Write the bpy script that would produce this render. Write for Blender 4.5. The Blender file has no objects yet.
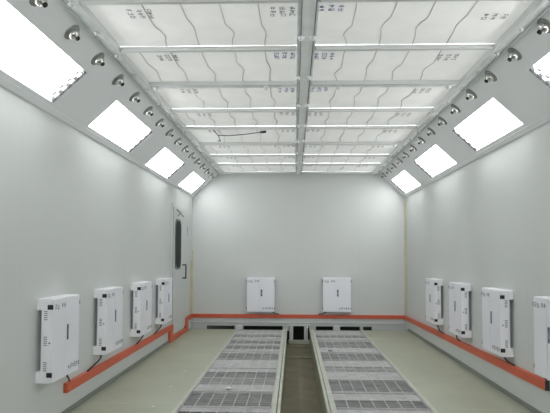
import bpy, bmesh, math, random
from mathutils import Vector, Matrix
random.seed(7)
C = bpy.context.scene.collection
# ---------------------------------------------------------------- dimensions (metres)
XL, XR = -1.928, 2.093          # side walls
TL, TR = -1.421, 1.584          # where the sloped light panels meet the ceiling
ZW, ZC = 2.462, 2.921           # wall top, ceiling
YB, YF = 10.6, -0.7             # back wall, wall behind the camera
PL, PR = -0.116, 0.297          # centre channel
GL, GR = -1.038, 1.248          # outer edges of the two grated strips
YE = 10.3                       # where the floor stops short of the back wall
PIT = -0.28
ORD = ['', 'first', 'second', 'third', 'fourth', 'fifth', 'sixth', 'seventh', 'eighth', 'ninth', 'tenth',
       'eleventh', 'twelfth', 'thirteenth', 'fourteenth', 'fifteenth', 'sixteenth']

# ---------------------------------------------------------------- materials
def mat(name, col, rough=.5, metal=0., var=.0, scale=3., bump=0., bscale=60., coat=0., spec=.5):
    m = bpy.data.materials.new(name); m.use_nodes = True
    nt = m.node_tree; b = nt.nodes['Principled BSDF']
    b.inputs['Base Color'].default_value = (*col, 1)
    b.inputs['Roughness'].default_value = rough
    b.inputs['Metallic'].default_value = metal
    b.inputs['Specular IOR Level'].default_value = spec
    if coat: b.inputs['Coat Weight'].default_value = coat
    tc = nt.nodes.new('ShaderNodeTexCoord')
    if var:
        n = nt.nodes.new('ShaderNodeTexNoise'); n.inputs['Scale'].default_value = scale
        n.inputs['Detail'].default_value = 5
        r = nt.nodes.new('ShaderNodeValToRGB')
        r.color_ramp.elements[0].position = .3; r.color_ramp.elements[1].position = .7
        r.color_ramp.elements[0].color = (*[c*(1-var) for c in col], 1)
        r.color_ramp.elements[1].color = (*[min(1, c*(1+var)) for c in col], 1)
        nt.links.new(tc.outputs['Object'], n.inputs['Vector'])
        nt.links.new(n.outputs['Fac'], r.inputs['Fac'])
        nt.links.new(r.outputs['Color'], b.inputs['Base Color'])
    if bump:
        n2 = nt.nodes.new('ShaderNodeTexNoise'); n2.inputs['Scale'].default_value = bscale
        bp = nt.nodes.new('ShaderNodeBump'); bp.inputs['Strength'].default_value = bump
        bp.inputs['Distance'].default_value = .01
        nt.links.new(tc.outputs['Object'], n2.inputs['Vector'])
        nt.links.new(n2.outputs['Fac'], bp.inputs['Height'])
        nt.links.new(bp.outputs['Normal'], b.inputs['Normal'])
    return m

def wall_mat(name, axis, col, pitch=1.0, off=.25):
    """painted sandwich panels with faint vertical joints"""
    m = mat(name, col, .38, 0, .015, .8, .02, 3)
    nt = m.node_tree; b = nt.nodes['Principled BSDF']
    src = b.inputs['Base Color'].links[0].from_socket
    geo = nt.nodes.new('ShaderNodeNewGeometry'); sep = nt.nodes.new('ShaderNodeSeparateXYZ')
    nt.links.new(geo.outputs['Position'], sep.inputs[0])
    def M(op, a, v):
        n = nt.nodes.new('ShaderNodeMath'); n.operation = op
        nt.links.new(a, n.inputs[0]); n.inputs[1].default_value = v; return n.outputs[0]
    f = M('FRACT', M('DIVIDE', M('ADD', sep.outputs[axis], 20+off), pitch), 0)
    j = M('LESS_THAN', f, .006/pitch)
    mx = nt.nodes.new('ShaderNodeMix'); mx.data_type = 'RGBA'
    nt.links.new(M('MULTIPLY', j, .14), mx.inputs[0])
    nt.links.new(src, mx.inputs[6]); mx.inputs[7].default_value = (.30, .32, .30, 1)
    nt.links.new(mx.outputs[2], b.inputs['Base Color'])
    return m

def emit(name, col, s):
    m = bpy.data.materials.new(name); m.use_nodes = True
    b = m.node_tree.nodes['Principled BSDF']
    b.inputs['Base Color'].default_value = (.8, .8, .8, 1)
    b.inputs['Emission Color'].default_value = (*col, 1)
    b.inputs['Emission Strength'].default_value = s
    return m

LAMP = 3.6
M = dict(
    wall_side=wall_mat('painted wall panel side', 1, (.60, .62, .607), 1.2, .1),
    wall_end=wall_mat('painted wall panel end', 0, (.61, .63, .617), 1.15, .62),
    slope=mat('painted slope panel', (.86, .875, .885), .4, 0, .015, 2),
    trimw=mat('pale trim', (.60, .63, .625), .4, 0, .03, 4),
    void=mat('dark void', (.03, .035, .025), .8),
    ceil=mat('plenum board', (.45, .45, .43), .8),
    floor=mat('green grey floor paint', (.355, .375, .285), .34, 0, .07, 2.2, .05, 30),
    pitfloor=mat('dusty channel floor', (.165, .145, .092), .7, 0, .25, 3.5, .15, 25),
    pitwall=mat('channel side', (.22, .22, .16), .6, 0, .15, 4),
    edge=mat('pale edge angle', (.46, .475, .405), .45, 0, .10, 6),
    base=mat('grey green skirting', (.215, .235, .205), .5, 0, .06, 5),
    orange=mat('orange trunking', (.60, .105, .048), .45, 0, .06, 5),
    cabinet=mat('white enamel', (.83, .835, .89), .3, 0, .01, 3),
    cabedge=mat('white enamel bracket', (.87, .87, .90), .32),
    cabback=mat('shaded lilac back box', (.40, .38, .45), .5),  # shadow of the gap behind the cabinet put into this purple grey
    black=mat('black plastic', (.012, .013, .015), .4),
    navy=mat('dark blue latch', (.02, .045, .085), .35),
    latchgrey=mat('grey latch lever', (.32, .36, .38), .3, .4),
    grey=mat('grey slot', (.18, .18, .20), .6),
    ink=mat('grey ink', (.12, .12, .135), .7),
    stamp=mat('faded ink', (.30, .30, .31), .8),
    inkblue=mat('blue ink', (.13, .12, .36), .7),
    flange=mat('brushed flange steel', (.27, .27, .265), .35, .35, .15, 30),
    chrome=mat('polished chrome', (.70, .69, .66), .16, 1., .2, 30),
    bolt=mat('zinc bolt', (.93, .93, .93), .25, .25),
    galv=mat('galvanised rail', (.86, .885, .89), .45, .05, .10, 9),
    alu=mat('white rail', (.68, .69, .685), .4, .0, .02, 8),
    rubber_and_shade=mat('dark parts and recess shade', (.035, .037, .04), .6),  # dark parts, and the painted shadow line at the lamp ends
    pad=mat('white filter fleece', (.92, .905, .88), .9, 0, .03, 5, .12, 45),
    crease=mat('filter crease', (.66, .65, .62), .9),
    spine=mat('grey centre beam', (.91, .93, .93), .45, .0, .05, 7),
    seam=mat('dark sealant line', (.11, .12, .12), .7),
    lamp=emit('lamp diffuser', (.97, 1., 1.), LAMP),
    lamp_reflection=mat('lamp tube reflection tiles', (.9, .9, .9), .5, .0),
    steel=mat('pale zinc grating', (.46, .46, .45), .5, .0, .12, 9),
    steel2=mat('dull zinc bars', (.38, .38, .375), .6, .0, .25, 6),
    tray=mat('dusty tray', (.10, .105, .09), .8, 0, .2, 6),
    padlight=mat('grey floor fleece', (.43, .425, .425), .95, 0, .16, 9, .3, 80),
    paddark=mat('soiled floor fleece', (.23, .232, .23), .95, 0, .25, 9, .3, 80),
    yellow=mat('yellowed sealant', (.62, .57, .40), .6, 0, .10, 7),
    glass=mat('door window glass', (.02, .03, .03), .5, 0, 0, 1, 0, 1, 0, .05),
    steelframe=mat('grey window bezel', (.16, .17, .17), .4, .2),
)

# ---------------------------------------------------------------- mesh helpers
def translucent(m, w):
    nt = m.node_tree; b = nt.nodes['Principled BSDF']; out = nt.nodes['Material Output']
    tr = nt.nodes.new('ShaderNodeBsdfTranslucent'); tr.inputs[0].default_value = (.93, .94, .93, 1)
    mx = nt.nodes.new('ShaderNodeMixShader'); mx.inputs[0].default_value = w
    nt.links.new(b.outputs[0], mx.inputs[1]); nt.links.new(tr.outputs[0], mx.inputs[2]); nt.links.new(mx.outputs[0], out.inputs[0])
translucent(M['pad'], .05); translucent(M['lamp_reflection'], .07); translucent(M['crease'], .04)  # filters let sky light through, added to brighten the ceiling
class MB:
    def __init__(s): s.bm = bmesh.new(); s.mats = []
    def mi(s, m):
        if m is None: m = None
        if m not in s.mats: s.mats.append(m)
        return s.mats.index(m)
    def face(s, pts, m=None):
        i = s.mi(m); f = s.bm.faces.new([s.bm.verts.new(p) for p in pts]); f.material_index = i; return f
    def box(s, x0, x1, y0, y1, z0, z1, m=None, bev=0, T=None):
        i = s.mi(m)
        vs = [s.bm.verts.new((x, y, z)) for x in (x0, x1) for y in (y0, y1) for z in (z0, z1)]
        q = [(0, 1, 3, 2), (4, 6, 7, 5), (0, 4, 5, 1), (2, 3, 7, 6), (0, 2, 6, 4), (1, 5, 7, 3)]
        fs = [s.bm.faces.new([vs[k] for k in a]) for a in q]
        for f in fs: f.material_index = i
        if bev:
            es = list({e for f in fs for e in f.edges})
            r = bmesh.ops.bevel(s.bm, geom=es, offset=bev, segments=2, affect='EDGES', profile=.6)
            for f in r['faces']: f.material_index = i
            vs = list({v for f in fs if f.is_valid for v in f.verts} | set(r['verts']))
        if T is not None: bmesh.ops.transform(s.bm, matrix=T, verts=[v for v in vs if v.is_valid])
        return s
    def lathe(s, prof, n=20, m=None, T=None, smooth=True):
        i = s.mi(m); rings = []
        for r, z in prof:
            if r < 1e-6: rings.append([s.bm.verts.new((0, 0, z))])
            else: rings.append([s.bm.verts.new((r*math.cos(2*math.pi*k/n), r*math.sin(2*math.pi*k/n), z)) for k in range(n)])
        for a, b in zip(rings, rings[1:]):
            for k in range(n):
                k2 = (k+1) % n
                if len(a) == 1 and len(b) == 1: continue
                if len(a) == 1: v = [a[0], b[k2], b[k]]
                elif len(b) == 1: v = [a[k], a[k2], b[0]]
                else: v = [a[k], a[k2], b[k2], b[k]]
                f = s.bm.faces.new(v); f.material_index = i; f.smooth = smooth
        if T is not None: bmesh.ops.transform(s.bm, matrix=T, verts=[v for r in rings for v in r])
        return s
    def tube(s, pts, r, n=8, m=None, sub=6):
        i = s.mi(m); P = [Vector(p) for p in pts]
        if sub and len(P) > 2:       # Catmull-Rom
            Q = [P[0]*2-P[1]] + P + [P[-1]*2-P[-2]]; out = []
            for k in range(1, len(Q)-2):
                for j in range(sub):
                    t = j/sub; a, b, c, d = Q[k-1:k+3]
                    out.append(.5*((2*b)+(c-a)*t+(2*a-5*b+4*c-d)*t*t+(3*b-a-3*c+d)*t**3))
            P = out+[P[-1]]
        up = None; rings = []
        for k, p in enumerate(P):
            d = (P[min(k+1, len(P)-1)]-P[max(k-1, 0)]).normalized()
            if up is None: up = d.orthogonal().normalized()
            up = (up-d*up.dot(d)).normalized(); sd = d.cross(up)
            rings.append([s.bm.verts.new(p+r*(math.cos(2*math.pi*j/n)*up+math.sin(2*math.pi*j/n)*sd)) for j in range(n)])
        for a, b in zip(rings, rings[1:]):
            for j in range(n):
                f = s.bm.faces.new([a[j], a[(j+1) % n], b[(j+1) % n], b[j]]); f.material_index = i; f.smooth = True
        for rr in (rings[0][::-1], rings[-1]):
            f = s.bm.faces.new(rr); f.material_index = i
        return s
    def prism(s, poly, axis, a0, a1, m=None):
        """polygon (u,v) extruded along axis 0 (u=y,v=z), 1 (u=x,v=z) or 2 (u=x,v=y)"""
        i = s.mi(m)
        def pt(u, v, a): return [(a, u, v), (u, a, v), (u, v, a)][axis]
        A = [s.bm.verts.new(pt(u, v, a0)) for u, v in poly]; B = [s.bm.verts.new(pt(u, v, a1)) for u, v in poly]
        fs = [s.bm.faces.new(A), s.bm.faces.new(B[::-1])]
        for k in range(len(A)):
            k2 = (k+1) % len(A); fs.append(s.bm.faces.new([A[k], B[k], B[k2], A[k2]]))
        for f in fs: f.material_index = i
        return s
    def mesh(s, name, m=None, flip=True):
        if flip: bmesh.ops.recalc_face_normals(s.bm, faces=s.bm.faces)
        me = bpy.data.meshes.new(name); s.bm.to_mesh(me); s.bm.free()
        for x in s.mats: me.materials.append(x if x is not None else m)
        return me
    def build(s, name, m=None, parent=None):
        return link(name, s.mesh(name, m), parent)

def link(name, me, parent=None):
    o = bpy.data.objects.new(name, me); C.objects.link(o)
    if parent is not None: o.parent = parent
    return o
def thing(name, label, cat, loc=(0, 0, 0), rot=None, group=None):
    o = bpy.data.objects.new(name, None); o.empty_display_size = .1; C.objects.link(o); o.location = loc
    if rot is not None: o.rotation_euler = rot
    o['label'] = label; o['category'] = cat
    if group: o['group'] = group
    return o
def tag(o, label, cat, group=None, kind=None):
    o['label'] = label; o['category'] = cat
    if group: o['group'] = group
    if kind: o['kind'] = kind
    return o
def struct(o, label=None):
    o['kind'] = 'structure'
    if label: o['label'] = label
    return o
def dup(root, loc, rot, label):
    r = root.copy(); C.objects.link(r); r.location = loc; r.rotation_euler = rot; r['label'] = label
    for ch in list(root.children):
        c = ch.copy(); C.objects.link(c); c.parent = r
        for g in list(ch.children):
            d = g.copy(); C.objects.link(d); d.parent = c
    return r
def glyph(mb, cx, cy, w, h, rng, put, m):
    """one square character-like stroke cluster; put(u,v)->3D; strokes are thin quads"""
    def q(u0, u1, v0, v1): mb.face([put(u0, v0), put(u1, v0), put(u1, v1), put(u0, v1)], m)
    t = w*.14
    for v in sorted(rng.sample([.06, .28, .5, .72, .94], rng.choice([2, 3]))):
        a = rng.uniform(0, .2); b = rng.uniform(.8, 1)
        q(cx-w/2+a*w, cx-w/2+b*w, cy-h/2+v*h-t/2, cy-h/2+v*h+t/2)
    for u in rng.sample([.1, .35, .5, .65, .9], 2):
        a = rng.uniform(0, .25); b = rng.uniform(.75, 1)
        q(cx-w/2+u*w-t/2, cx-w/2+u*w+t/2, cy-h/2+a*h, cy-h/2+b*h)

# ---------------------------------------------------------------- slope frames
def slope_frame(side):
    a, b = ((XL, ZW), (TL, ZC)) if side == 'L' else ((XR, ZW), (TR, ZC))
    e = Vector((b[0]-a[0], 0, b[1]-a[1])); ln = e.length; e.normalize()
    n = Vector((e.z, 0, -e.x)) if side == 'L' else Vector((-e.z, 0, e.x))
    return Vector((a[0], 0, a[1])), e, n, ln
def sp(side, Y, t, h=0):
    a, e, n, ln = slope_frame(side); return a+e*(t*ln)+n*h+Vector((0, Y, 0))
def srot(side):
    a, e, n, ln = slope_frame(side); x = e.cross(n)
    return Matrix((x, e, n)).transposed().to_euler()

# ---------------------------------------------------------------- room shell
def wall_with_hole(): pass
T = .08
w = MB(); w.box(XL-T, XL, YF, YB, -.35, ZW, None); struct(w.build('wall_left', M['wall_side']))
w = MB(); w.box(XR, XR+T, YF, YB, -.35, ZW, None); struct(w.build('wall_right', M['wall_side']))
# back wall: follows the room's outline, stops above the ducts
w = MB(); w.prism([(XL, .10), (XR, .10), (XR, ZW), (TR, ZC), (TL, ZC), (XL, ZW)], 1, YB, YB+T)
struct(w.build('wall_back', M['wall_end']))
# unseen opening behind the camera, added to let in sky light; surround only
w = MB(); w.prism([(XL, -.35), (XL+.12, -.35), (XL+.12, 2.6), (XR-.12, 2.6), (XR-.12, -.35), (XR, -.35), (XR, ZW), (TR, ZC), (TL, ZC), (XL, ZW)], 1, YF-T, YF)
struct(w.build('wall_front', M['wall_end']))

LY = [(2.93, 4.23), (4.98, 6.28), (7.03, 8.33), (9.07, 10.37)]
LAMPT = {'L': [(.130, .640), (.118, .628), (.055, .565), (.045, .555)], 'R': [(.125, .645), (.130, .642), (.112, .625), (.090, .600)]}
def slope_panel(side, name):
    mb = MB(); ys = [YF] + [v for p in LY for v in p] + [YB]
    for i in range(len(ys)-1):
        ta = [0, *LAMPT[side][min(3, max(0, (i-1)//2))], 1]; tb = [0, *LAMPT[side][min(3, i//2)], 1]
        for j in range(3):
            if j == 1 and i % 2 == 1: continue
            mb.face([sp(side, ys[i], ta[j]), sp(side, ys[i+1], tb[j]), sp(side, ys[i+1], tb[j+1]), sp(side, ys[i], ta[j+1])])
    bmesh.ops.remove_doubles(mb.bm, verts=mb.bm.verts, dist=1e-4)
    bmesh.ops.recalc_face_normals(mb.bm, faces=mb.bm.faces)
    o = mb.build(name, M['slope'])
    n = slope_frame(side)[2]
    if o.data.polygons[0].normal.dot(n) < 0: o.data.flip_normals()
    md = o.modifiers.new('thick', 'SOLIDIFY'); md.thickness = .02; md.offset = -1
    struct(o)
    # raised angle along the foot of the slope
    t = MB()
    def strip(t0, t1, h):
        P = [sp(side, YF, t0, -.005), sp(side, YF, t1, -.005), sp(side, YF, t1, h), sp(side, YF, t0, h)]
        Q = [p+Vector((0, YB-YF, 0)) for p in P]
        for k in range(4):
            k2 = (k+1) % 4; t.face([P[k], P[k2], Q[k2], Q[k]])
        t.face(P); t.face(Q[::-1])
    strip(.0, .078, .006); strip(.012, .030, .010)
    return t
k = 1
for side, nm in (('L', 'ceiling_left'), ('R', 'ceiling_right')):
    t = slope_panel(side, nm); struct(t.build('trim_%d' % k, M['slope'])); k += 1

# floor slabs either side, with plate joints
mb = MB()
mb.box(XL, GL, YF, YE, -.35, 0); mb.box(GR, XR, YF, YE, -.35, 0)
struct(mb.build('floor', M['floor']))
# faint plate joints on the floor slabs (thin proud strips of filler)
mb = MB()
for y in (3.2, 5.10, 7.80, 9.6):
    mb.box(XL+.02, GL-.005, y, y+.012, 0, .0015); mb.box(GR+.005, XR-.02, y-.05, y-.038, 0, .0015)
struct(mb.build('trim_3', M['edge']))
# trays under the gratings, the centre channel and its sides
mb = MB()
mb.box(GL, PL-.02, YF, YE, -.35, -.045); mb.box(PR+.02, GR, YF, YE, -.35, -.045)
struct(mb.build('floor_tray', M['tray']))
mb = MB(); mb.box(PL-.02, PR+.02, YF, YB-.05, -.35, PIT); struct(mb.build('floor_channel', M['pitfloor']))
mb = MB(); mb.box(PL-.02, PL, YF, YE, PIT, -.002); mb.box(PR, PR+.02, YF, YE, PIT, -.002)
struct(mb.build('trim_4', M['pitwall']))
# pale rails along both edges of the channel and angles along the outer edges of the gratings
mb = MB()
for a, b in ((PL-.075, PL-.030), (PR+.030, PR+.075)):
    mb.box(a, b, YF, YE+.03, -.045, .010, None, .003)
for a, b in ((PL-.022, PL+.004), (PR-.004, PR+.022)):
    mb.box(a, b, YF, YE+.03, -.020, .020, None, .003)
mb.box(GL-.004, GL+.028, YF, YE, -.04, .006, None, .002); mb.box(GR-.028, GR+.004, YF, YE, -.04, .006, None, .002)
struct(mb.build('trim_5', M['edge']))
# cross members lying in the channel
for y, nm in ((10.05, 'trim_6'), (8.95, 'trim_7')):
    mb = MB(); mb.box(PL+.001, PR-.001, y, y+.07, PIT, PIT+.022, None, .004); struct(mb.build(nm, M['pitwall']))

# dark trench and openings at the foot of the back wall
mb = MB()
mb.box(XL, XR, YE, YB+.5, -.36, -.30)
mb.box(XL, PL-.075, YE, YB+.0, -.30, -.055); mb.box(PR+.075, XR, YE, YB, -.30, -.055)
struct(mb.build('floor_trench', M['tray']))
mb = MB(); mb.box(XL-.05, XR+.05, YB+.45, YB+.5, -.36, .10); mb.box(XL-.05, XR+.05, YB+.02, YB+.5, .10, .14)
struct(mb.build('wall_void', M['void']))  # near-black panels stand in for the darkness behind the openings
mb = MB()
mb.box(XL, XR, YB-.055, YB-.001, .034, .105, None, .004)          # duct ledge
mb.box(XL, XR, YB-.075, YB-.055, .092, .108, None, .002)
struct(mb.build('trim_8', M['trimw']))
mb = MB()
opens = [(-1.643, -1.103), (-.94, -.2), (.42, .74), (.87, 1.24), (1.30, 1.463)]
xs = [XL, *[v for o in opens for v in o], XR]
for i in range(0, len(xs), 2):
    a, b = xs[i], xs[i+1]
    if a < 0 < b:
        mb.box(a, PL+.03, YB-.05, YB-.01, -.055, .034); mb.box(PR-.0, b, YB-.05, YB-.01, -.055, .034)
    else: mb.box(a, b, YB-.05, YB-.01, -.055, .034)
struct(mb.build('trim_9', M['trimw']))
mb = MB(); mb.box(-1.07, -.97, YB-.10, YB-.05, -.05, .044, None, .006); mb.box(-1.66, -1.63, YB-.09, YB-.05, -.05, .044, None, .004)
mb.box(.76, .84, YB-.09, YB-.05, -.05, .044, None, .006)
struct(mb.build('trim_10', M['alu']))
# frame of the channel's end opening
fr = thing('channel_gate', 'pale metal gate frame closing the far end of the sunken centre channel', 'gate', (.1, YB-.10, PIT))
mb = MB(); mb.box(-.19, .20, -.03, .03, .325, .350, None, .004); mb.build('top_rail', M['trimw'], fr)
mb = MB(); mb.box(-.19, .20, -.03, .03, .0, .065, None, .004); mb.build('bottom_rail', M['edge'], fr)
for x0, x1 in ((-.175, -.105), (.098, .150)):
    mb = MB(); mb.box(x0, x1, -.025, .025, .06, .33, None, .004); mb.build('upright', M['trimw'], fr)
mb = MB(); mb.box(.155, .168, -.02, .0, .065, .325, None, .002); mb.lathe([(0, -.01), (.016, -.01), (.016, .008), (0, .008)], 12, None, Matrix.Translation((.162, -.02, .30)) @ Matrix.Rotation(math.pi/2, 4, 'X'))
mb.build('drop_bolt', M['galv'], fr)

# skirtings and yellowed corner sealant
mb = MB(); mb.box(XL, XL+.014, YF, 8.64, 0, .040, None, .002); struct(mb.build('baseboard_left', M['base']))
mb = MB(); mb.box(XR-.014, XR, YF, YE, 0, .040, None, .002); struct(mb.build('baseboard_right', M['base']))
mb = MB(); mb.box(XL, XL+.022, YB-.022, YB, .26, 1.45, None, .003); mb.box(XL, XL+.004, YB-.19, YB-.04, .26, 1.25)
mb.box(XR-.02, XR, YB-.02, YB, .26, 2.40, None, .003); mb.box(XR-.004, XR, YB-.17, YB-.13, .26, 2.35)
struct(mb.build('trim_11', M['yellow']))

# ---------------------------------------------------------------- personnel door (left wall, far end)
dy0, dy1, dz1 = 8.80, 9.98, 2.12
dr = bpy.data.objects.new('door_1', None); C.objects.link(dr); dr.location = (XL, (dy0+dy1)/2, 0); struct(dr)
hw = (dy1-dy0)/2
mb = MB(); mb.prism([(-hw-.05, .11), (-hw+.012, .11), (-hw+.012, dz1), (hw-.20, dz1), (hw-.20, .11), (hw, .11), (hw, dz1+.05), (-hw-.05, dz1+.05)], 0, 0, .018); mb.build('door_frame', M['trimw'], dr)
leaf = MB().box(.0, .030, -hw+.018, hw-.206, .115, dz1-.006, None, .003).build('door_leaf', M['wall_side'], dr)
mb = MB()
for y in (-hw+.013, hw-.205): mb.box(.0, .021, y-.004, y+.010, .115, dz1)
mb.build('door_gap', M['seam'], dr)
def stadium(y, z0, z1, w, r=.13, n=8):
    P = []
    for cy_, cz_, a0 in ((y+w-r, z1-r, 0), (y-w+r, z1-r, 90), (y-w+r, z0+r, 180), (y+w-r, z0+r, 270)):
        P += [(cy_+r*math.cos(math.radians(a0+90*k_/n)), cz_+r*math.sin(math.radians(a0+90*k_/n))) for k_ in range(n+1)]
    return P
wy = 9.12-(dy0+dy1)/2
mb = MB(); mb.prism(stadium(wy, 1.12, 1.94, .225), 0, .030, .042); mb.build('window_bezel', M['steelframe'], dr)
mb = MB(); mb.prism(stadium(wy, 1.15, 1.91, .195), 0, .036, .046); mb.build('window_pane', M['glass'], dr)
mb = MB(); hy = 9.52-(dy0+dy1)/2
mb.tube([(.02, hy, .965), (.075, hy, .965), (.09, hy, .98), (.09, hy, 1.17), (.075, hy, 1.185), (.02, hy, 1.185)], .011, 8, None, 5)
mb.build('door_handle', M['rubber_and_shade'], dr)
mb = MB()
mb.tube([(.05, -.45, 2.085), (.065, -.31, 2.05), (.07, -.02, 2.00)], .010, 6, None, 0); mb.tube([(.06, -.42, 1.98), (.065, -.20, 2.07)], .007, 6, None, 0)
mb.build('door_closer', M['steelframe'], dr)
# small vertical lettering beside the door
rng = random.Random(5); mb = MB()
for i in range(4): glyph(mb, 10.07, 1.862-i*.042, .09, .038, rng, lambda u, v: (XL+.003, u, v), M['ink'])
tag(mb.build('door_lettering'), 'small column of grey characters on the left wall beside the door', 'lettering')

# ---------------------------------------------------------------- lamps
def lamp_meshes(far):                     # local x along the wall, y up the slope, z into the room; far = sign of far end
    L = (LY[1][1]-LY[1][0])/2; W = .51*slope_frame('L')[3]/2
    tray = MB(); d = -.022
    tray.box(-L-.012, L+.012, -W-.012, W+.012, d-.07, d-.012)
    for x0, x1, y0, y1 in ((-L-.012, -L+.0, -W-.012, W+.012), (L, L+.012, -W-.012, W+.012), (-L, L, -W-.012, -W), (-L, L, W, W+.012)):
        tray.box(x0, x1, y0, y1, d-.012, -.0205)
    tray = tray.mesh('housing', M['galv'])
    dif = MB(); dif.box(-L+.002, L-.002, -W+.002, W-.002, d-.010, d); dif = dif.mesh('diffuser', M['lamp'])
    shd = MB()  # dark strip stands in for the recess edge shadow at the far end
    for s in (far,):
        xa, xb = sorted((s*L, s*(L-.006))); shd.box(xa, xb, -W, W, d+.001, -.001)
    shd = shd.mesh('recess_shade', M['rubber_and_shade'])
    sh = MB(); q = .0385; n = int(2*W/q); x = far*(L-.012)  # pale tiles stand in for tube reflections at the lamp's far end
    for i in range(n):
        y0 = -W+.006+i*q
        xs_ = [0, 1] if i % 2 == 0 else [1]
        for j in ([0] if i % 2 == 0 else [1]):
            xa, xb = sorted((x-far*j*q, x-far*(j+1)*q)); sh.box(xa, xb, y0, y0+q, d+.001, d+.006)
    sh = sh.mesh('end_reflection', M['lamp_reflection'])
    return tray, dif, shd, sh
meshes = {'L': lamp_meshes(1), 'R': lamp_meshes(-1)}
for side, wd in (('L', 'left'), ('R', 'right')):
    for i, (a, b) in enumerate(LY):
        pos = sp(side, (a+b)/2, sum(LAMPT[side][i])/2)
        where = ['nearest camera, cut by frame edge', 'second from the camera', 'third from the camera', 'farthest, next to the back wall'][i]
        t = thing('ceiling_light', 'bright white recessed light panel in %s slope, %s' % (wd, where), 'light', pos, srot(side), 'recessed light panels in the %s slope' % wd)
        for nm, me in zip(('housing', 'diffuser', 'recess_shade', 'end_reflection'), meshes[side]): link(nm, me, t)

# ---------------------------------------------------------------- air nozzles along the slopes
fl = MB(); fl.lathe([(0, 0), (.062, 0), (.062, .003), (.054, .009), (.038, .010), (.034, .014), (0, .014)], 24); fl = fl.mesh('flange', M['flange'])
bl = MB(); bl.lathe([(.038, .008), (.040, .018), (.037, .030), (.029, .041), (.021, .045), (.018, .054), (.016, .055), (.0, .055)], 20); bl = bl.mesh('ball_joint', M['chrome'])
tp = MB(); tp.lathe([(.0, .050), (.0165, .050), (.0175, .054), (.0165, .065), (.011, .067), (.009, .060), (0, .060)], 16); tp = tp.mesh('nozzle_tip', M['black'])
nz0 = None
nl = [3.17+.502*k for k in range(15)]; nr = [3.67+.512*k for k in range(14)]
for side, wd, ys, t0, t1 in (('L', 'left', nl, .848, .792), ('R', 'right', nr, .878, .842)):
    ys = sorted(ys, reverse=True)
    for i, y in enumerate(ys):
        f = (y-3.2)/7.2; pos = sp(side, y, t0+(t1-t0)*f); lab = 'chrome air nozzle on the %s slope, %s from the back wall' % (wd, ORD[i+1])
        if i == len(ys)-1: lab = 'chrome air nozzle on the %s slope, nearest the camera' % wd
        if nz0 is None:
            nz0 = thing('air_nozzle', lab, 'nozzle', pos, srot(side)); t = nz0
            for nm, me in (('flange', fl), ('ball_joint', bl), ('nozzle_tip', tp)): link(nm, me, t)
        else: t = dup(nz0, pos, srot(side), lab)
        t['group'] = 'air nozzles along the %s slope' % wd

# ---------------------------------------------------------------- ceiling: rails, filter pads
bolt_me = MB(); bolt_me.lathe([(0, 0), (.019, 0), (.021, -.004), (.021, -.008), (.013, -.012), (.012, -.022), (0, -.024)], 14); bolt_me = bolt_me.mesh('bolt', M['bolt'])
def bolts(parent, pts, s=1.):
    for p_ in pts:
        o = link('bolt', bolt_me, parent); o.location = p_; o.scale = (s, s, s)
SX0, SX1 = .020, .157
YC0 = 1.0
def prof_beam(name, label, x0, x1, y0, y1, z0, z1, m, lips, cat='beam', group=None):
    t = thing(name, label, cat, ((x0+x1)/2, (y0+y1)/2, z1), None, group)
    w2 = (x1-x0)/2; l2 = (y1-y0)/2; h = z1-z0
    return t, w2, l2, h
# centre beam
t, w2, l2, h = prof_beam('centre_beam', 'long grey bolted beam running down the middle of the ceiling', SX0, SX1, YC0, YB-.005, ZC-.03, ZC, None, None)
MB().box(-w2+.028, w2-.022, -l2, l2, -.034, .02, None, .003).build('web', M['spine'], t)
mb = MB(); mb.box(-w2, -w2+.030, -l2, l2, -.016, .02, None, .002); mb.box(w2-.024, w2, -l2, l2, -.016, .02, None, .002); mb.build('flange', M['galv'], t)
mb = MB(); mb.box(w2-.0225, w2-.0175, -l2, l2, -.0375, -.014); mb.box(-w2+.026, -w2+.029, -l2, l2, -.036, -.014); mb.build('sealant_line', M['seam'], t)
cy = (YC0+YB-.005)/2
bolts(t, [(x, y-cy, -.034) for y in [3.0+.885*k for k in range(9)] for x in (-w2+.030, w2-.026)], 1.25)
# side rails
for side, wd in (('L', 'left'), ('R', 'right')):
    x0, x1 = (TL-.0, TL+.105) if side == 'L' else (TR-.105, TR)
    t, w2, l2, h = prof_beam('side_rail', 'galvanised bolted rail along the %s edge of the ceiling' % wd, x0, x1, YC0, YB-.005, ZC-.025, ZC, None, None, 'rail', 'galvanised rails along the ceiling edges')
    sg = 1 if side == 'L' else -1
    def bx(a, b, z0, z1, m, nm):
        xa, xb = sorted((sg*a, sg*b)); MB().box(xa, xb, -l2, l2, z0, z1, None, .003).build(nm, m, t)
    bx(-w2-.004, w2-.03, -.022, .02, M['galv'], 'channel')
    bx(w2-.030, w2, -.042, .02, M['alu'], 'inner_lip')
    bx(-w2+.002, -w2+.014, -.034, -.020, M['trimw'], 'outer_lip')
    o_ = sg*(-.012)
    bolts(t, [(o_, 3.35+.45*k-cy, -.022) for k in range(16)], 1.)
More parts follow.
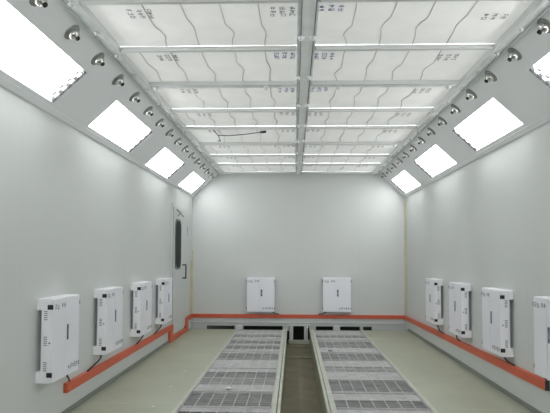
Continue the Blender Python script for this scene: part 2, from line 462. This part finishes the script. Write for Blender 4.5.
# filter rows between cross rails
RY = [1.55, 2.4, 3.34, 4.15, 5.04, 5.94, 6.76, 7.75, 8.66, 9.50, 10.45]
bolted = {5.04, 7.75, 10.45}
XS = {'L': (TL+.105, SX0), 'R': (SX1, TR-.105)}
CRE = {'L': (-1.205, -.962, -.715, -.466, -.221), 'R': (.391, .634, .880, 1.130)}
nrow = len(RY)
for side, wd in (('L', 'left'), ('R', 'right')):
    x0, x1 = XS[side]; xc = (x0+x1)/2
    for i, y in enumerate(RY):
        frm = nrow-i
        if y < 3: continue
        bt = y in bolted
        wv = .045 if bt else .016; hz = .030 if bt else .034
        if y == 10.45: wv = .03
        t = thing('cross_rail', '%s ceiling cross rail %s of the centre beam, %s from the back wall' % ('wide bolted' if bt and y < 10 else 'narrow white', wd, ORD[frm]), 'rail', (xc, y, ZC), None, 'cross rails between the ceiling filters %s of the beam' % wd)
        mb = MB(); hw_ = (x1-x0)/2-.002
        mb.box(-hw_, hw_, -wv, wv, -hz, .0, None, .004)
        mb.box(-hw_, hw_, -wv-.005, wv+.005, -.010, .0, None, .002); mb.build('rail', M['galv'] if bt and y < 10 else M['alu'], t)
        if bt and y < 10:
            MB().box(-hw_, hw_, -wv-.016, -wv+.002, -hz-.006, 0, None, .002).build('rail_lip', M['alu'], t)
            for bx_ in ((-1.27, -.26) if side == 'L' else (.40, 1.395)): bolts(t, [(bx_-xc, wv*.3, -hz)], 1.15)
        else:
            MB().box(-hw_, hw_, wv+.002, wv+.014, -.024, -.002).build('dark_strip', M['seam'] if i % 2 else M['grey'], t)  # thin dark strip along the far side of the rail
    for i in range(2, nrow-1):
        ya, yb = RY[i]+.010, RY[i+1]-.010
        frm = nrow-1-i; rng = random.Random(100*i+(7 if side == 'L' else 3))
        t = thing('ceiling_filter', 'white fleece ceiling filter %s of the centre beam, %s row from the back wall' % (wd, ORD[frm]), 'filter', (xc, (ya+yb)/2, ZC), None, 'fleece filters in the ceiling %s of the beam' % wd)
        yc_ = (ya+yb)/2; cre = CRE[side]
        # pillowy pad: bulges between creases
        off = {}
        for c_ in cre:
            k1 = rng.uniform(.22, .45); amp = rng.uniform(.02, .045)*(1 if side == 'L' else -1)
            off[c_] = [(0, 0), (k1*.55, amp*.35), (k1, amp), (k1+.12, amp*.55), (k1+.2, -amp*.12), (.8, rng.uniform(-.008, .008)), (1, rng.uniform(-.01, .01))]
        def xo(c_, v):
            P_ = off[c_]
            for (a0, b0), (a1, b1) in zip(P_, P_[1:]):
                if v <= a1: return c_+b0+(b1-b0)*(v-a0)/(a1-a0+1e-9)
            return c_+P_[-1][1]
        mb = MB(); NY = 26; lanes = [None]+list(cre)+[None]
        vi = mb.mi(None); grid = []
        for r_ in range(NY+1):
            v = r_/NY; y = ya+(yb-ya)*v; row = []
            cx = [x0-.012]+[xo(c_, 1-v) for c_ in cre]+[x1+.012]
            for a_, b_ in zip(cx, cx[1:]):
                for q in range(6):
                    u = q/6; x = a_+(b_-a_)*u
                    z = -.006*(4*u*(1-u))*(1-(2*v-1)**6)+.002*math.sin(9*y+7*x)
                    row.append(mb.bm.verts.new((x-xc, y-yc_, z+.006)))
            row.append(mb.bm.verts.new((cx[-1]-xc, y-yc_, .006))); grid.append(row)
        for r_ in range(NY):
            for q in range(len(grid[0])-1):
                f = mb.bm.faces.new([grid[r_][q], grid[r_+1][q], grid[r_+1][q+1], grid[r_][q+1]]); f.smooth = True
        pad = mb.mesh('fleece', M['pad'], False)
        po = link('fleece', pad, t)
        if pad.polygons[0].normal.z > 0: pad.flip_normals()
        
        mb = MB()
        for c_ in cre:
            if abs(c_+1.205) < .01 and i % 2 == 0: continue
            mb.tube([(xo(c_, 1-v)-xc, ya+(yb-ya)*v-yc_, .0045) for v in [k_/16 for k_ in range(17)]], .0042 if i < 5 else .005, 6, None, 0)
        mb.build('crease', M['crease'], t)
        # ink stamps: beside the beam and across the outermost crease
        spots = [(-.075, ya+.10 if i % 2 else ya+.12, 3), (-.995, ya+.13, 3)] if side == 'L' else [(.235, ya+(.12 if i % 2 else .10), 3), (1.20, ya+.16, 3)]
        for si, (sx, sy, nc) in enumerate(spots):
            if side == 'R' and i == 2 and si == 1: sx, sy = 1.30, ya+.25
            mb = MB(); blue = (side == 'R' and si == 0 and i < 5) or (side == 'L' and si == 0 and i in (3, 4))
            mm = M['inkblue'] if blue else M['stamp']
            for col in range(3):
                for rr in range(3 if not (side == 'R' and i == 2) else 2):
                    glyph(mb, sx-.062+col*.062-xc, sy+rr*.048-yc_, .040, .040, rng, lambda u, v: (u, v, -.0135), mm)
            mb.build('ink_stamp', mm, t)
# plain ceiling strip above the out-of-frame part and the edge next to the back wall
mb = MB(); mb.box(TL, TR, YF, RY[2]-.03, ZC, ZC+.03); mb.box(TL+.1, TR-.1, 10.48, YB, ZC, ZC+.03); struct(mb.build('ceiling', M['pad']))

# thin wire hanging under the filters
wr = thing('hanging_wire', 'thin dark wire with a black plug hanging loosely under the ceiling filters', 'wire', (-.66, 6.9, ZC-.03))
def wl(p_): return (p_[0]+.66, p_[1]-6.9, p_[2]-(ZC-.03))
mb = MB(); mb.tube([wl(q) for q in [(-.965, 7.05, ZC-.045), (-.80, 7.02, ZC-.052), (-.62, 6.94, ZC-.055), (-.40, 6.80, ZC-.06)]], .0055, 6)
mb.tube([wl(q) for q in [(-1.0, 6.86, ZC-.018), (-.965, 7.05, ZC-.045), (-.975, 7.25, ZC-.05), (-.985, 7.42, ZC-.035), (-1.03, 7.50, ZC-.022)]], .0055, 6)
mb.build('wire', M['ink'], wr)
mb = MB(); mb.tube([wl((-.41, 6.807, ZC-.06)), wl((-.345, 6.765, ZC-.062))], .014, 10, None, 0); mb.build('plug', M['black'], wr)

# ---------------------------------------------------------------- wall cabinets
CW, CH, CD = .26, .63, .125          # half width, height, depth
def cab_meshes():
    r = {}
    mb = MB(); mb.box(-CW, CW, -CD+.013, -.036, 0, CH, None, .003); r['body'] = (mb.mesh('body'), 'cabedge')
    for nm, z0 in (('wall_bracket', 0.), ('wall_bracket.t', CH-.085)):
        mb = MB(); mb.box(-CW, CW, -.040, 0, z0, z0+.085, None, .003); r[nm] = (mb.mesh(nm), 'cabedge')
    mb = MB(); mb.box(-CW+.06, CW-.06, -.040, -.001, .085, CH-.085); r['back_box'] = (mb.mesh('back_box'), 'cabback')
    return r
def make_cabinet(label):
    t = thing('wall_cabinet', label, 'cabinet')
    MB().box(-CW, CW, -CD+.013, -.036, 0, CH, None, .003).build('body', M['cabedge'], t)
    for z0 in (0., CH-.085):
        MB().box(-CW, CW, -.038, 0, z0, z0+.085, None, .003).build('wall_bracket', M['cabedge'], t)
    MB().box(-CW+.07, CW-.07, -.038, -.001, .085, CH-.085).build('back_box', M['cabback'], t)
    rng = random.Random(3)
    for s, (x0, x1) in enumerate(((-CW+.003, -.0205), (-.0145, CW-.003))):
        d = MB().box(x0, x1, -CD, -CD+.014, .004, CH-.004, None, .003).build('door', M['cabinet'], t)
        if s:
            h_ = MB().box(.003, .030, -CD-.004, -CD+.001, .288, .410, None, .002).build('latch', M['navy'], d)
            h_['label'] = 'dark blue recessed latch'
            mb = MB(); mb.box(.011, .022, -CD-.009, -CD-.004, .318, .380, None, .002); l_ = mb.build('latch_lever', M['latchgrey'], t)
        mb = MB(); n = 5
        for k_ in range(n):
            if s == 0:
                if k_ == 2 : continue
                glyph(mb, -CW+.050+k_*.040, CH-.066, .033, .042, rng, lambda u, v: (u, -CD-.0012, v), M['ink'])
            else: glyph(mb, CW-.205+k_*.040, .066, .033, .042, rng, lambda u, v: (u, -CD-.0012, v), M['ink'])
        mb.build('lettering', M['ink'], d)
    for s in (-1, 1):
        for z in (.062, CH-.062):
            mb = MB(); xa, xb = sorted((s*(CW-.002), s*(CW+.007)))
            mb.box(xa, xb, -CD-.001, -CD+.042, z-.018, z+.018, None, .003)
            mb.box(*sorted((s*(CW+.006), s*(CW+.010))), -CD+.008, -CD+.018, z-.010, z+.010, None); mb.box(*sorted((s*(CW+.006), s*(CW+.010))), -CD+.024, -CD+.034, z-.010, z+.010, None)
            mb.build('hinge', M['black'], t)
        for zc in (.125, .315, .505):
            mb = MB()
            for k_ in range(5):
                z = zc-.030+k_*.015
                mb.box(*sorted((s*(CW-.001), s*(CW+.0012))), -.082, -.056, z-.003, z+.003)
            mb.build('vent', M['grey'], t)
        mb = MB(); mb.lathe([(0, 0), (.007, 0), (.006, .003), (0, .004)], 10, None, Matrix.Translation((s*CW, -.100, .30)) @ Matrix.Rotation(s*math.pi/2, 4, 'Y')); mb.build('screw', M['grey'], t)
    return t
cabs = []
for i, y in enumerate((4.17, 5.375, 6.585, 7.80)):
    w_ = ['nearest the camera', 'second from the camera', 'third from the camera', 'next to the door'][i]
    cabs.append((XL, y+CW, .385, math.pi/2, 'white two-door wall cabinet on the left wall, %s' % w_, 'cabinets on the left wall'))
for i, y in enumerate((4.17, 5.43, 6.68, 7.93)):
    w_ = ['cut off by the right frame edge', 'second from the camera', 'third from the camera', 'farthest from the camera'][i]
    cabs.append((XR, y+CW, .395, -math.pi/2, 'white two-door wall cabinet on the right wall, %s' % w_, 'cabinets on the right wall'))
cabs.append((-.613, YB, .305, 0, 'white two-door cabinet on the back wall, left one of the pair', 'cabinets on the back wall'))
cabs.append((.805, YB, .310, 0, 'white two-door cabinet on the back wall, right one of the pair', 'cabinets on the back wall'))
c0 = None
for x, y, z, rz, lab, grp in cabs:
    if c0 is None: c0 = make_cabinet(lab); c0.location = (x, y, z); c0.rotation_euler = (0, 0, rz); t = c0
    else: t = dup(c0, (x, y, z), (0, 0, rz), lab)
    t['group'] = grp

# ---------------------------------------------------------------- orange trunking round the booth
mb = MB()
mb.prism([(4.69, .190), (8.62, .190), (8.62, .002), (10.10, .002), (10.10, .174), (10.6, .174), (10.6, .250), (9.88, .250), (9.88, .072), (8.84, .072), (8.84, .262), (4.69, .268)], 0, XL+.001, XL+.036)
tag(mb.build('cable_trunking', M['orange']), 'orange cable trunking low on the left wall, dipping under the door', 'trunking', 'orange cable trunking round the walls')
mb = MB(); mb.box(XL+.0365, XR-.0365, YB-.036, YB, .178, .248, None, .003)
tag(mb.build('cable_trunking', M['orange']), 'orange cable trunking running straight across the back wall', 'trunking', 'orange cable trunking round the walls')
t = thing('cable_trunking', 'orange cable trunking low along the right wall', 'trunking', (XR, 7.6, .2), None, 'orange cable trunking round the walls')
mb = MB(); mb.prism([(4.70-7.6, .055), (3.0, -.025), (3.0, .045), (4.70-7.6, .136)], 0, -.036, -.001); mb.build('duct', M['orange'], t)
mb = MB(); mb.prism([(4.694-7.6, .055), (4.70-7.6, .055), (4.70-7.6, .136), (4.694-7.6, .136)], 0, -.036, -.001); mb.build('open_end', M['rubber_and_shade'], t)
t.children[1]['label'] = 'dark open end'

# ---------------------------------------------------------------- cables from cabinets to trunking
def cable(label, pts, r=.008):
    o = MB().tube(pts, r, 8).mesh('power_cable', M['black']); o = link('power_cable', o)
    tag(o, label, 'cable', 'short black cables under the cabinets')
w4 = ['nearest the camera', 'second from the camera', 'third from the camera', 'next to the door']
xl = XL
for i, (ya, yb_, zt) in enumerate(((4.60, 4.75, .268), (5.42, 5.17, .267), (6.95, 6.80, .265), (7.90, 7.66, .264))):
    cable('short black cable below the left wall cabinet %s' % w4[i],
          [(xl+.06, ya, .384), (xl+.062, ya+.01*(1 if yb_ > ya else -1), .350), (xl+.052, ya+(yb_-ya)*.45, .318), (xl+.026, yb_, zt+.008)])
w5 = ['cut off by the right frame edge', 'second from the camera', 'third from the camera', 'farthest from the camera']
for i, (ya, yb_) in enumerate(((4.62, 4.70), (5.50, 5.36), (7.12, 7.06), (8.02, 7.82))):
    zt = .336-(yb_-4.7)/5.9*.098
    cable('short black cable below the right wall cabinet %s' % w5[i],
          [(XR-.06, ya, .394), (XR-.062, ya-.01, .372), (XR-.052, ya+(yb_-ya)*.5, zt+.025), (XR-.024, yb_, zt+.008)])
cable('short black cable below the left cabinet on the back wall', [(-.40, YB-.06, .304), (-.38, YB-.06, .285), (-.33, YB-.05, .268), (-.27, YB-.02, .256)])
cable('short black cable below the right cabinet on the back wall', [(.60, YB-.06, .309), (.585, YB-.06, .285), (.53, YB-.05, .266), (.47, YB-.02, .256)])

# ---------------------------------------------------------------- floor gratings and the fleece under them
GP = .58; y_top = 10.27; ng = 13
def grate_meshes(x0, x1):
    w2 = (x1-x0)/2; l2 = GP/2-.002
    fr_ = MB()
    fr_.box(-w2, w2, -l2, -l2+.010, -.018, 0); fr_.box(-w2, w2, l2-.006, l2, -.018, 0)
    fr_.box(-w2, -w2+.008, -l2, l2, -.018, 0); fr_.box(w2-.008, w2, -l2, l2, -.018, 0)
    bars = MB(); n = 9
    for k_ in range(1, n):
        y = -l2+2*l2*k_/n; bars.box(-w2+.008, w2-.008, y-.003, y+.003, -.018, -.012)
    div = []
    for k_ in range(1, 7):
        x = -w2+2*w2*k_/7; div.append(MB().box(x-.004, x+.004, -l2+.01, l2-.006, -.016, -.008).mesh('divider', M['steel']))
    return fr_.mesh('frame', M['steel']), bars.mesh('bearing_bars', M['steel2']), div
for side, wd, (x0, x1) in (('L', 'left', (GL+.029, PL-.077)), ('R', 'right', (PR+.077, GR-.029))):
    fm, bm_, dv = grate_meshes(x0, x1); first = None
    for k_ in range(ng):
        y = y_top-GP*(k_+.5)
        if y < 3.2: continue
        lab = 'zinc floor grating %s of the centre channel, %s from the back wall' % (wd, ORD[k_+1]); loc = ((x0+x1)/2, y, 0)
        if first is None:
            first = thing('floor_grating', lab, 'grating', loc, None, 'gratings %s of the centre channel' % wd)
            link('frame', fm, first); link('bearing_bars', bm_, first)
            for d in dv: link('divider', d, first)
        else: dup(first, loc, (0, 0, 0), lab)
bands = {'L': [(10.27, 9.62, 0), (9.62, 9.44, 1), (9.44, 9.02, 0), (9.02, 8.72, 1), (8.72, 8.48, 0), (8.48, 8.22, 1), (8.22, 7.86, 0), (7.86, 7.36, 1),
               (7.36, 6.60, 0), (6.60, 6.36, 1), (6.36, 5.95, 2), (5.95, 5.60, 0), (5.60, 5.08, 1), (5.08, 4.92, 0), (4.92, 4.3, 1), (4.3, 3.9, 0), (3.9, 3.2, 2)],
         'R': [(10.27, 9.64, 0), (9.64, 9.44, 1), (9.44, 9.0, 0), (9.0, 8.42, 1), (8.42, 7.9, 0), (7.9, 7.42, 1), (7.42, 6.98, 0), (6.98, 6.68, 2),
               (6.68, 6.25, 0), (6.25, 5.76, 1), (5.76, 5.62, 2), (5.62, 5.38, 0), (5.38, 5.08, 1), (5.08, 4.80, 0), (4.80, 4.3, 1), (4.3, 3.9, 0), (3.9, 3.2, 2)]}
M['padmid'] = mat('dusty floor fleece', (.32, .315, .31), .95, 0, .22, 8, .3, 80)
tone = {0: ('light grey', 'padlight'), 1: ('dark soiled', 'paddark'), 2: ('mid grey dusty', 'padmid')}
for side, wd, (x0, x1) in (('L', 'left', (GL+.034, PL-.080)), ('R', 'right', (PR+.080, GR-.034))):
    cnt = 0
    for a, b, k_ in bands[side]:
        cnt += 1; rng = random.Random(cnt)
        mb = MB(); mb.box(x0, x1, b+.004, a-.004, -.044, -.0125 if k_ == 0 else -.018 if k_ == 2 else -.024, None, .003)
        o = mb.build('floor_filter', M[tone[k_][1]])
        tag(o, '%s fleece filter strip under the %s gratings, %s from the back wall' % (tone[k_][0], wd, (ORD+['seventeenth'])[cnt]), 'filter', 'fleece strips under the %s gratings' % wd)
# scraps lying about
mb = MB(); mb.prism([(-.03, -.012), (.035, -.006), (.03, .02), (-.02, .026)], 2, 0, .008)
o = mb.build('debris_scrap', M['rubber_and_shade']); o.location = (.52, 8.02, .002); tag(o, 'small black scrap lying on the right gratings', 'scrap')
for i, (x, y, rz, lab) in enumerate(((-1.272, 6.56, .4, 'small white scuff flake on the left floor, farther one'), (-1.26, 5.76, .9, 'small white flake on the left floor, middle one'), (-1.25, 5.0, 1.1, 'small white flake on the left floor, nearest the camera'))):
    mb = MB(); mb.prism([(-.035, -.008), (.01, -.014), (.04, .002), (.005, .012)], 2, 0, .004)
    o = mb.build('paint_flake', M['alu']); o.location = (x, y, .0002); o.rotation_euler = (0, 0, rz); tag(o, lab, 'scrap', 'white flakes on the left floor')
mb = MB(); mb.lathe([(0, 0), (.03, 0), (.027, .01), (.008, .014), (0, .014)], 12)
o = mb.build('washer_disc', M['alu']); o.location = (-.655, 5.72, .002); tag(o, 'small pale disc lying on the left gratings', 'scrap')

# ---------------------------------------------------------------- camera, world, colour
cd = bpy.data.cameras.new('camera'); cam = bpy.data.objects.new('camera', cd); C.objects.link(cam)
pitch, yaw, roll = .0431, .0334, .0043
fw = Vector((-math.sin(yaw)*math.cos(pitch), math.cos(yaw)*math.cos(pitch), math.sin(pitch)))
rt = Vector((math.cos(yaw), math.sin(yaw), 0)); up = rt.cross(fw)
r2 = rt*math.cos(roll)+up*math.sin(roll); u2 = -rt*math.sin(roll)+up*math.cos(roll)
cam.matrix_world = Matrix.Translation((0, 0, 1.3463)) @ Matrix((r2, u2, -fw)).transposed().to_4x4()
cd.sensor_width = 36; cd.lens = 36*560/550
cd.shift_y = (231.74-206.5)/550; cd.clip_start = .05
bpy.context.scene.camera = cam
wd_ = bpy.data.worlds.new('world'); bpy.context.scene.world = wd_; wd_.use_nodes = True
wd_.node_tree.nodes['Background'].inputs[0].default_value = (.975, .995, 1, 1)
wd_.node_tree.nodes['Background'].inputs[1].default_value = 2.1
vs = bpy.context.scene.view_settings
vs.view_transform = 'Standard'; vs.look = 'None'; vs.gamma = 1; vs.use_curve_mapping = False; vs.exposure = 1.27
